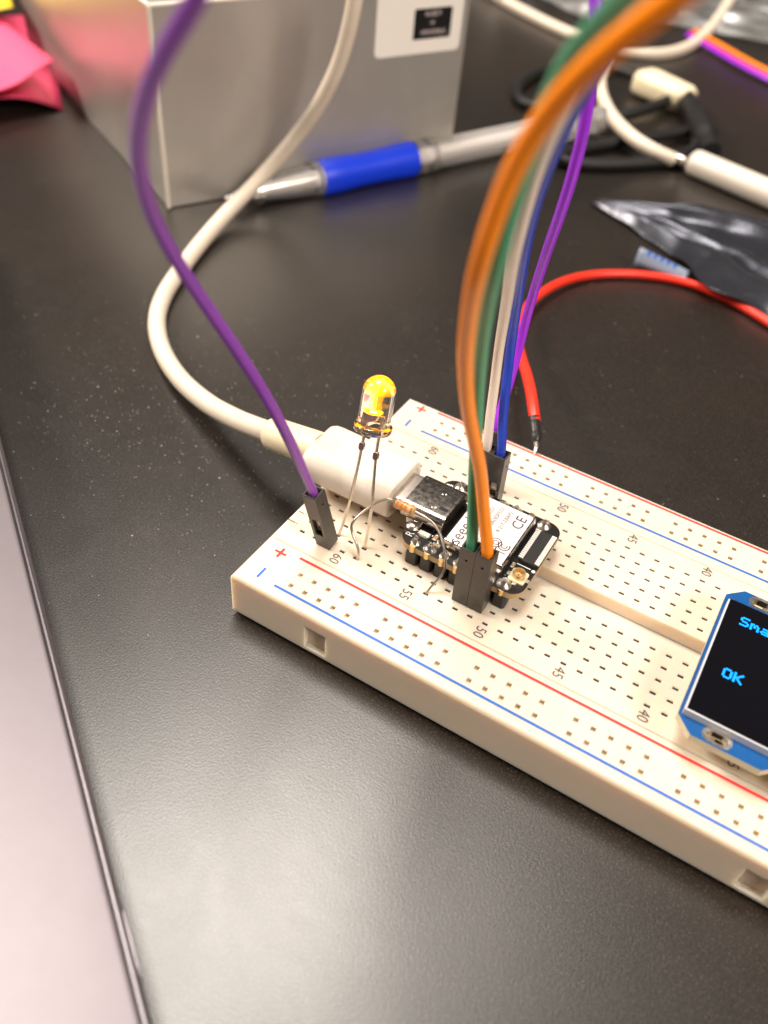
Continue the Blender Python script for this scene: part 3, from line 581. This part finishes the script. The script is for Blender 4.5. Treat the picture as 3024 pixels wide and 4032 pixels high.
# ================================================================== DISPLAY MODULE
dm = thing('display_module', (72, -4.2, ZT), 'blue circuit board display showing glowing blue letters on the breadboard', 'display')
dz = ZT + 5.2
X0, Y0, Y1 = 54.4, -19.2, 10.1; X1 = X0 + 35.4
outl = [(X0 + 2.3, Y0), (66.0, Y0), (67.6, Y0 + 1.5), (76.8, Y0 + 1.5), (78.4, Y0), (X1 - 2.3, Y0), (X1, Y0 + 2.3), (X1, Y1 - 2.3), (X1 - 2.3, Y1), (X0 + 2.3, Y1), (X0, Y1 - 2.3), (X0, Y0 + 2.3)]
def holed(outline, holes, z0, z1, mi_side):
    """board outline with oval openings cut right through (triangulated fill)"""
    bm = bmesh.new(); loops = []
    for pts in [outline] + holes:
        vs = [bm.verts.new((x, y, z1)) for x, y in pts]; loops.append([bm.edges.new((vs[i], vs[(i + 1) % len(vs)])) for i in range(len(vs))])
    bmesh.ops.triangle_fill(bm, use_beauty=True, use_dissolve=False, edges=bm.edges[:], normal=(0, 0, 1))
    bm.verts.index_update(); top = [tuple(v.co) for v in bm.verts]; fs = [tuple(v.index for v in f.verts) for f in bm.faces]; bm.free()
    mb = MB(); mb.add(top, fs, 0)
    mb.add([(x, y, z0) for x, y, z in top], [tuple(reversed(f)) for f in fs], mi_side)
    for pts in [outline] + holes: mb.rings([[(x, y, z0) for x, y in pts], [(x, y, z1) for x, y in pts]], (False, False), mi_side)
    return mb
def oval(cx, cy, w, h): return [(cx + x, cy + y) for x, y in rrect(w, h, min(w, h) / 2 - .01, 6)]
HC = [(59.9, -17.75), (59.6, 8.75), (X1 - 5, -17.75), (X1 - 5, 8.75)]
build('printed_board', holed(outl, [oval(x, y, 2.9, 1.5) for x, y in HC], dz - 1.2, dz, 1), ['pcb_b', 'fr4_pale'], dm, smooth=20)
for x, y in HC:
    b_ = MB(); a_ = oval(x, y, 4.0, 2.45); c_ = oval(x, y, 2.9, 1.5)
    b_.rings([[(p[0], p[1], dz - 1.0) for p in c_], [(p[0], p[1], dz + .03) for p in c_], [(p[0], p[1], dz + .05) for p in a_], [(p[0], p[1], dz - .02) for p in a_]], (False, False)); build('mounting_ring', b_, 'solder', dm, smooth=30)
gx0, gx1, gy0, gy1 = X0 + .55, X1 - .45, -17.0 + .35, 6.1
b_ = MB(); b_.box(gx0, gx1, gy0, gy1, dz + .01, dz + 1.25); glass = build('screen_glass', b_, 'glass_k', dm, bevel=.12)
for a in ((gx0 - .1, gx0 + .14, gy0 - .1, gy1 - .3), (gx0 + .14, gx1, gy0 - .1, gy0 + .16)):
    b_ = MB(); b_.box(*a, dz + .02, dz + 1.30); build('edge_highlight', b_, 'rim_highlight', glass, bevel=.05)  # pale strips paint the highlight along two edges of the glass
FONT = {'S': '01111 10000 10000 01110 00001 00001 11110', 'm': '00000 00000 11010 10101 10101 10001 10001', 'a': '00000 00000 01110 00001 01111 10001 01111',
        'O': '01110 10001 10001 10001 10001 10001 01110', 'K': '10001 10010 10100 11000 10100 10010 10001'}
px = .245
def word(s, x0, yc, zt_):
    for ci, ch in enumerate(s):
        b = MB()
        for r, row in enumerate(FONT[ch].split()):
            for c, v in enumerate(row):
                if v == '1':
                    x = x0 + (ci * 6 + c) * px; y = yc + (3 - r) * px; b.box(x - px * .1, x + px * 1.1, y - px * .1, y + px * 1.1, zt_, zt_ + .012)  # pixels drawn oversize, the bloom of the screen put into their shape
        build('lit_character', b, 'pixel', glass, smooth=None)
word('Sma', 57.4, 2.55, dz + 1.255); word('OK', 57.6, -8.0, dz + 1.255)
b_ = MB(); b_.grid(lambda u, v: (67.9 + 8.6 * u, Y0 + 1.5 + 1.2 - (2.0 * math.sin(math.pi * v)), dz + .9 - 2.6 * v), 2, 10); build('flex_cable', b_, 'amber', dm, solid=.12, smooth=60)
b_ = MB(); b_.box(68.2, 78.3, 7.2, 9.7, ZT + .02, dz - 1.2); hd = build('pin_header', b_, 'nylon_k', dm, bevel=.1)
for k in range(4): inst('pin', me_p, hd, (69.45 + 2.54 * k, 8.45, ZT + .3))
b_ = MB(); b_.box(56.5, 60, -9, -6.6, dz - 2.0, dz - 1.2); build('chip', b_, 'nylon_k', dm)

# ================================================================== LAPTOP
ev = Vector((.8365, -.548, 0)); nv = Vector((.548, .8365, 0))
lap = thing('laptop', ev * 30 + nv * -170, 'closed silver laptop with rounded metal edge at the left side of the table', 'laptop')
def lpt(s, n, z): v = ev * s + nv * n; return (v.x, v.y, z)
def plate(prof, s0, s1, n_back):
    """profile (n, z) of the near-board edge, swept along the edge; far side closed flat"""
    b = MB(); zs = [q[1] for q in prof]; full = prof + [(n_back, min(zs)), (n_back, max(zs))]
    if prof[0][1] < prof[-1][1]: full = prof + [(n_back, max(zs)), (n_back, min(zs))]
    b.rings([[lpt(s, n, z) for n, z in full] for s in (s0, s1)]); return b
NL = -56.7
build('lid', plate([(NL - .9, 11.3), (NL - .25, 11.4), (NL - .02, 11.8), (NL, 13.6), (NL - .06, 14.3), (NL - .3, 14.7), (NL - .7, 14.85)], -130, 190, -270), 'alu', lap, smooth=35)
build('hinge_gap', plate([(NL - 1.3, 9.9), (NL - 1.3, 11.6)], -129, 189, -269), 'slot', lap, smooth=None)
base = build('base', plate([(NL - 6.0, 1.6), (NL - 2.6, 3.6), (NL - .4, 6.4), (NL + .45, 8.2), (NL + .72, 9.3), (NL + .62, 10.3), (NL + .2, 10.75), (NL - .5, 10.85)], -130, 190, -270), 'alu_d', lap, smooth=35)
s_mid = (Vector((12.6, -75.0, 0))).dot(ev)
b_ = MB(); ring_ = rrect(8.6, 2.6, 1.25, 6)
b_.rings([[lpt(s_mid + p[0] * k, NL + dn, 8.8 + p[1] * k) for p in ring_] for k, dn in ((1.0, .5), (1.0, .735), (.93, .735), (.90, .5))], (False, True)); build('port', b_, 'alu_d', base, smooth=40)
for s in (-110, 170):
    for n in (-75, -250): 
        b_ = MB(); v = ev * s + nv * n; b_.lathe([(0, 6), (1.9, 7)], (v.x, v.y, 0), (0, 0, 1), 20); build('rubber_foot', b_, 'nylon_k', lap)

# ================================================================== SILVER BOX
bx = thing('product_box', (-112.5, 73.0, 0), 'silver cardboard box with white sticker standing behind the cable', 'box')
be = Vector((.455, .8905, 0)).normalized(); bd = Vector((-be.y, be.x, 0)); B0 = Vector((-112.5, 73.0, 0)); BW, BD, BH = 94.6, 130, 49.6
def bp(s, d, z): return tuple(B0 + be * s + bd * d + Vector((0, 0, z)))
def boxpart(name, s0, s1, d0, d1, z0, z1, m_, bev=.3):
    b = MB(); b.add([bp(s0,d0,z0), bp(s1,d0,z0), bp(s1,d1,z0), bp(s0,d1,z0), bp(s0,d0,z1), bp(s1,d0,z1), bp(s1,d1,z1), bp(s0,d1,z1)], [(3,2,1,0),(4,5,6,7),(0,1,5,4),(1,2,6,5),(2,3,7,6),(3,0,4,7)]); return build(name, b, m_, bx, bevel=bev)
carton = boxpart('carton', 0, BW, 0, BD, 0, BH, 'boxsilver', .5)
b_ = MB(); b_.tube([bp(.12, .12, .3), bp(.12, .12, BH - .3)], .55, 8); build('pale_edge', b_, 'boxedge', carton)  # pale strips along the carton edges
b_ = MB(); b_.tube([bp(.3, .15, BH - .15), bp(BW - .3, .15, BH - .15)], .5, 8); build('pale_edge', b_, 'boxedge', carton)
b_ = MB(); b_.tube([bp(.15, .3, BH - .15), bp(.15, BD - .3, BH - .15)], .5, 8); build('pale_edge', b_, 'boxedge', carton)
def facepatch(name, s0, s1, z0, z1, off, m_, r=1.5, par=carton):
    b = MB(); q = [((s0+s1)/2 + x, (z0+z1)/2 + y) for x, y in rrect(s1 - s0, z1 - z0, r, 5)]
    b.rings([[bp(s, .05, z) for s, z in q], [bp(s, -off, z) for s, z in q]]); return build(name, b, m_, par, smooth=30)
stick = facepatch('sticker', 63.2, 92.2, 32.2, 48.6, .12, 'sticker', 1.6)
patch = facepatch('black_patch', 75.6, 88.4, 35.9, 43.7, .16, 'black_ink', .5, stick)
for zc, sa, sb, hh in ((42.3, 79.2, 84.9, 1.5), (40.0, 81.2, 82.9, 1.2), (37.6, 78.2, 86.4, 1.6)):
    s = sa
    while s < sb - .3:
        w = random.uniform(.25, .75); b = MB(); z0 = zc - hh/2 + random.uniform(0, .35); z1 = zc + hh/2 - random.uniform(0, .35)
        b.add([bp(s, -.175, z0), bp(s + w, -.175, z0), bp(s + w, -.175, z1), bp(s, -.175, z1)], [(0, 1, 2, 3)]); build('printed_stroke', b, 'pink_mark', patch, smooth=None); s += w + .28

# ================================================================== PEN
pen = thing('ballpoint_pen', (-68, 150, 0), 'clear ballpoint pen with blue rubber grip lying in front of the silver box', 'pen')
p0 = Vector((-100.2, 82.2, 3.6)); p1 = Vector((-39.4, 213.7, 4.6)); pa = (p1 - p0).normalized()
def pl(prof, n=20, caps=(True, True)): b = MB(); b.lathe([(t + 5.4 * min(1, t / 21), r_) for t, r_ in prof], p0, pa, n, caps); return b
build('point', pl([(0, .35), (2.2, .6), (2.3, 1.1), (6, 1.5), (6.2, 2.2), (9, 2.6)]), 'chrome', pen)
build('nose_cone', pl([(7.5, 2.6), (13, 3.5), (19, 4.2), (21, 4.3), (21.4, 4.9), (24, 4.9)]), 'pen_shell', pen)
build('nose_insert', pl([(9, 1.6), (22, 2.6)]), 'chrome', pen)
build('grip', pl([(24, 4.0), (24.1, 4.9), (25, 5.15), (31, 5.1), (38, 4.7), (46, 4.85), (54, 5.2), (57, 5.2), (57.6, 4.2)], 26), 'grip', pen, smooth=50)
build('collar', pl([(57.7, 4.2), (58, 5.0), (60.5, 5.0), (61, 4.3), (62, 4.3), (62.4, 5.1), (65, 5.1), (65.6, 4.5)], 24), 'pen_shell', pen)
build('barrel', pl([(65.6, 4.2), (66, 4.75), (128, 4.75), (134, 4.5), (136, 3.8)], 6), 'pen_shell', pen, smooth=20)
build('refill', pl([(22, 2.3), (124, 2.3)], 14), 'refill', pen)
build('end_plug', pl([(133, 3.4), (134.5, 4.3), (138.5, 4.1), (139.3, 3.4)], 20), 'clear', pen)
clipd = Vector((pa.y, -pa.x, 0))
b_ = MB(); 
def cl(t, o, u): return p0 + pa * t + clipd * o + Vector((0, 0, u))
b_.rings([[cl(t, o, -1.4), cl(t, o + .9, -1.4), cl(t, o + .9, 1.4), cl(t, o, 1.4)] for t, o in ((134, 4.2), (128, 6.0), (105, 6.3), (98, 5.6), (96, 6.2))]); build('clip', b_, 'clear', pen, bevel=.2)

# ================================================================== STICKY NOTES
def note(name, label, corner, u, v, zf, m_, nu=26, size=76, group=None):
    c = Vector(corner); u = Vector(u).normalized(); v = Vector(v).normalized(); b = MB()
    b.grid(lambda a, q: tuple(c + u * size * a + v * size * q + Vector((0, 0, zf(a * size, q * size)))), nu, nu)
    o = build(name, b, m_, None, smooth=70, solid=.16, origin=tuple(c)); return tag(o, label, 'sticky note', group)
note('sticky_note', 'bright pink sticky note lying lower, its edge arched off the table', (-183.5, 103.8, 0), (-.75, .66, 0), (-.66, -.75, 0), lambda a, q: .3 + 4.2 * math.sin(min(q / 30, 1) * math.pi) * max(0, 1 - a / 60) + .09 * a, 'pink')
note('sticky_note', 'pink sticky note curling up on top of another pink one', (-185.0, 105.6, 0), (-.95, .31, 0), (-.24, -.97, 0), lambda a, q: 8.5 + 5.5 * math.exp(-(q / 11) ** 2) + .05 * a + .012 * q, 'pink')
note('sticky_note', 'yellow sticky note behind the pink ones in the far left corner', (-218, 120.5, 0), (-.8, .6, 0), (-.6, -.8, 0), lambda a, q: 20 + .1 * a - 2 * math.sin(q / 14), 'yellow')

# ================================================================== BACKGROUND CLUTTER
def tube_thing(name, label, cat, pts, r, m_, part='cable', n=14, per=6, relax=2):
    t = thing(name, (pts[len(pts)//2][0], pts[len(pts)//2][1], 0), label, cat)
    b = MB(); b.tube(smooth_path(pts, per, relax), r, n); build(part, b, m_, t, smooth=60); return t
lc = tube_thing('charging_cable', 'white cable making a wide loop in the far right background', 'cable',
   [(-150,346,2),(-145.1,341.9,2),(-120,324.6,2),(-98.5,312.2,2),(-82.6,305.6,2),(-63.3,299.2,2),(-49,305.5,2),(-41.7,321.7,2),(-40.6,350.3,2.4),(-44.1,387.4,4),(-49.1,428.4,6)], 2.3, 'cable_w')
b_ = MB(); b_.lathe([(0, 4.2), (1, 5.2), (26, 5.6), (30, 3.4), (36, 2.8)], (-160, 358, 5.4), (.75, -.66, -.06), 18); build('plug_body', b_, 'white_pl', lc, smooth=50)
b_ = MB(); b_.lathe([(-4, 2.4), (6, 3.2), (8, 6.0), (34, 6.4)], (-48.0, 424, 6.6), (-.1, .99, .02), 18); build('plug_body', b_, 'white_pl', lc, smooth=50)
fc = tube_thing('charging_cable', 'white cable curving down to a slim white plug at the right edge', 'cable',
   [(-64.0,285.0,2.2),(-59.2,265.6,3.5),(-54.4,246.7,5.6),(-45.5,225.6,6.4),(-35.4,208.5,6.4),(-22.8,195.9,6.4),(-14.6,194.3,5.4),(-9.1,199.0,3.2)], 2.15, 'cable_w')
b_ = MB(); b_.lathe([(0, 1.2), (.4, 1.9), (3.6, 1.9), (4.2, 1.3)], (-9.3, 201.2, 3.0), (.96, -.24, 0), 14); build('plug_tip', b_, 'steel', fc)
b_ = MB(); b_.lathe([(0, 2.9), (.8, 3.8), (2, 4.0), (60, 4.0)], (-3.6, 199.8, 4.0), (.955, -.29, 0), 20); build('plug_body', b_, 'white_pl', fc, smooth=50)
bk = tube_thing('coiled_cable', 'coiled black cable with cream plug lying behind the pen', 'cable',
   [(-26,254,5),(-30,238,3.4),(-35,226,2.2),(-46,221,2),(-61,213,2),(-71.6,209,2),(-78.8,223,2),(-82.1,240.7,2),(-78.3,259.4,2),(-71.1,276.3,2),(-59.4,282.7,2),(-47.1,275.7,2.4),(-31,263,3.4),(-20,250,4),(-9.6,231,3.6),(-1.5,214,2.6),(-9,199,2),(-18.6,190,2),(-32,175.5,2),(-40,171,2),(-43.5,178,2),(-38,191,2),(-23,211,2.4),(-13,228,3)], 2.0, 'blk_cable')
b_ = MB(); b_.tube(smooth_path([(-24,257,5.0),(-17,245,5.4),(-9.6,231,5),(-3.5,219,4.4),(-.5,212,4)], 5), [3.6]*8 + [4.2]*7 + [3.4]*6, 14); build('cable_joint', b_, 'blk_cable', bk, smooth=50)
pd = Vector((-.91, .42, 0)).normalized(); pn = Vector((.42, .91, 0))
b_ = MB(); b_.rings([[tuple(Vector((-20.5, 252.5, 5.2)) + pd * t + pn * p[0] + Vector((0, 0, p[1]))) for p in rrect(w, h, h * .36, 5)] for t, w, h in ((0, 7, 5), (.6, 9.5, 6.6), (3, 12, 8), (20, 12.6, 8.6), (23, 12, 8.2), (24, 9.5, 6.4))]); build('plug_body', b_, 'cream_pl', bk, smooth=50)
# flat grey pouch at the back, clear film bag, ribbon wires
for i, (mname, lab, off) in enumerate((('violet', 'purple wire of the far ribbon, on the outside', -2.2), ('pinkw', 'pink wire in the middle of the far ribbon', 0), ('orange', 'orange wire of the far ribbon, nearest the clear bag', 2.2))):
    K.setdefault('pinkw', mat('pink_pvc', (.80, .06, .16), .36))
    pts = [(-48, 352, 3), (-33.3, 339.3, 3.2), (-20.7, 326.3, 3.2), (-4.4, 314.6, 3), (14, 306, 2.4), (30, 300, 2)]
    pts = [(x + off * .55, y + off * .85, z + .3 * off) for x, y, z in pts]
    tube_thing('ribbon_wire', lab, 'wire', pts, .85, mname, 'wire_sheath')
def crumple(cx, cy, w, h, ang, hgt, seed, n=46, base=.6):
    r_ = random.Random(seed); ca, sa = math.cos(ang), math.sin(ang)
    waves = [(r_.uniform(-1, 1), r_.uniform(-1, 1), r_.uniform(0, 6.3), r_.uniform(.5, 1)) for _ in range(9)]
    def fn(a, q):
        u = (a - .5) * w; v = (q - .5) * h; z = 0
        for k, (p, s, ph, am) in enumerate(waves): z += am * (1 - abs(math.sin((p * u + s * v) * .085 * (1 + k * .22) + ph))) / (1 + k * .35)
        edge = min(a, 1 - a, q, 1 - q) * 8; z *= min(1, .25 + edge)
        return (cx + ca * u - sa * v, cy + sa * u + ca * v, base + hgt * z / 2.6)
    b = MB(); b.grid(fn, n, n); return b
o = build('plastic_bag', crumple(12, 412, 170, 80, .1, 9, 3), 'film', None, smooth=25, solid=.06, origin=(12, 408, 0)); tag(o, 'crumpled clear plastic bag in the far right corner', 'plastic bag')
o = build('plastic_bag', crumple(-110, 380, 95, 55, -.5, 10, 5), 'film', None, smooth=25, solid=.06, origin=(-110, 380, 0)); tag(o, 'flat clear plastic sleeve behind the silver box', 'plastic bag')
# black antistatic bag with long folds
BK = [(0, .3), (1, .9), (7.5, 4.6), (9, 4.4), (11, 2.2), (12.5, 2.6), (15.5, 4.9), (16.5, 4.6), (19, 2.4), (30, 2.2), (33, 2.8), (39, 5.6), (43, 5.2), (47, 3), (53, 4.6), (60, 2.0), (70, .4)]
def bag_z(v):
    for (a, za), (b, zb) in zip(BK, BK[1:]):
        if v <= b: return za + (zb - za) * max(v - a, 0) / (b - a)
    return BK[-1][1]
def bagf(a, q):
    u = a * 120; v = q * 70
    p = Vector((-21, 155.5, 0)) + Vector((.875, -.484, 0)) * u + Vector((.484, .875, 0)) * (v * (.06 + .94 * min(1, a * 2.6)) + .6 * math.sin(u * .08) - 7.5 * math.exp(-((u - 55) / 9.5) ** 2) * max(0, 1 - q * 4))
    vv = v + 1.2 * math.sin(u * .07 + 1) + .5 * math.sin(u * .19)
    z = sum(bag_z(max(vv + d, 0)) for d in (-1.2, -.6, 0, .6, 1.2)) / 5
    z *= min(1, a * 6 + .1) * (1 + .10 * math.sin(u * .11 + v * .13)); z = z * .8 + .9 * (1 - abs(math.sin(u * .10 - v * .17 + .6))) * (1 - abs(math.sin(u * .05 + v * .09))) + .35 * abs(math.sin(u * .27 + v * .11))
    return (p.x, p.y, max(z, .3) + 2.9 * math.exp(-((u - 56) / 16) ** 2) * max(0, 1 - q * 5))
b_ = MB(); b_.grid(bagf, 90, 140); o = build('plastic_bag', b_, 'bag_k', None, smooth=70, solid=.08, origin=(20, 140, 0)); tag(o, 'glossy black antistatic bag with long folds lying over the red wire', 'plastic bag')
tg = thing('printed_tag', (16, 137, 0), 'small clear tag with blue print poking out beside the red wire', 'tag')
def tagf(a, q): return (3.2 + 14 * a, 124.9 + .6 * a + 4.5 * q, 1.4 + 4.2 * (1 - (2 * q - 1) ** 2) * (1 - .6 * a))
b_ = MB(); b_.grid(tagf, 12, 10); build('film_sleeve', b_, 'tag', tg, smooth=60, solid=.1)
for k in range(5):
    b_ = MB(); a0 = .16 + .13 * k
    b_.grid(lambda a, q, a0=a0: tuple(Vector(tagf(a0 + .08 * a, .28 + (.35 + .2 * (k % 2)) * q)) + Vector((0, -.03, .09))), 3, 5); build('printed_mark', b_, 'tag_ink', tg, smooth=60)

# ================================================================== DUST
dmb = MB()
def speck(x, y, r, mi=0):
    a = random.uniform(0, 6.28); k = random.uniform(.5, 1); 
    c, s = math.cos(a) * r, math.sin(a) * r
    dmb.add([(x + c, y + s, .02), (x - s * k, y + c * k, .02), (x - c, y - s, .02), (x + s * k, y - c * k, .02), (x, y, .02 + r * .8)], [(0, 1, 4), (1, 2, 4), (2, 3, 4), (3, 0, 4)], mi)
for _ in range(1500):
    x = random.gauss(-48, 24); y = random.gauss(8, 20)
    speck(x, y, abs(random.gauss(0, .062)) + .026)
for _ in range(60):
    t = random.random(); speck(-75 + 60 * t + random.gauss(0, 5), -8 + 26 * t + random.gauss(0, 3), random.uniform(.08, .2))
for _ in range(700):
    speck(random.uniform(-80, 95), random.uniform(28, 150), abs(random.gauss(0, .05)) + .022)
for _ in range(500): speck(random.uniform(-30, 85), random.uniform(-95, -28), random.uniform(.015, .04))
for x, y in ((66.5, -49.2), (68.2, -47.4), (65.6, -51.0)):
    speck(x, y, .28)
for _ in range(46):                                   # lint fibres
    x = random.gauss(-30, 34); y = random.gauss(12, 30); a = random.uniform(0, 6.28); L = random.uniform(.5, 1.6); c = random.uniform(-1.2, 1.2)
    dmb.tube([(x + math.cos(a + c * t) * L * t, y + math.sin(a + c * t) * L * t, .04 + .1 * math.sin(3 * t)) for t in (0, .25, .5, .75, 1)], .014, 4)
tag(build('dust', dmb, 'dust', smooth=None), 'pale dust specks scattered over the table', None, kind='stuff')
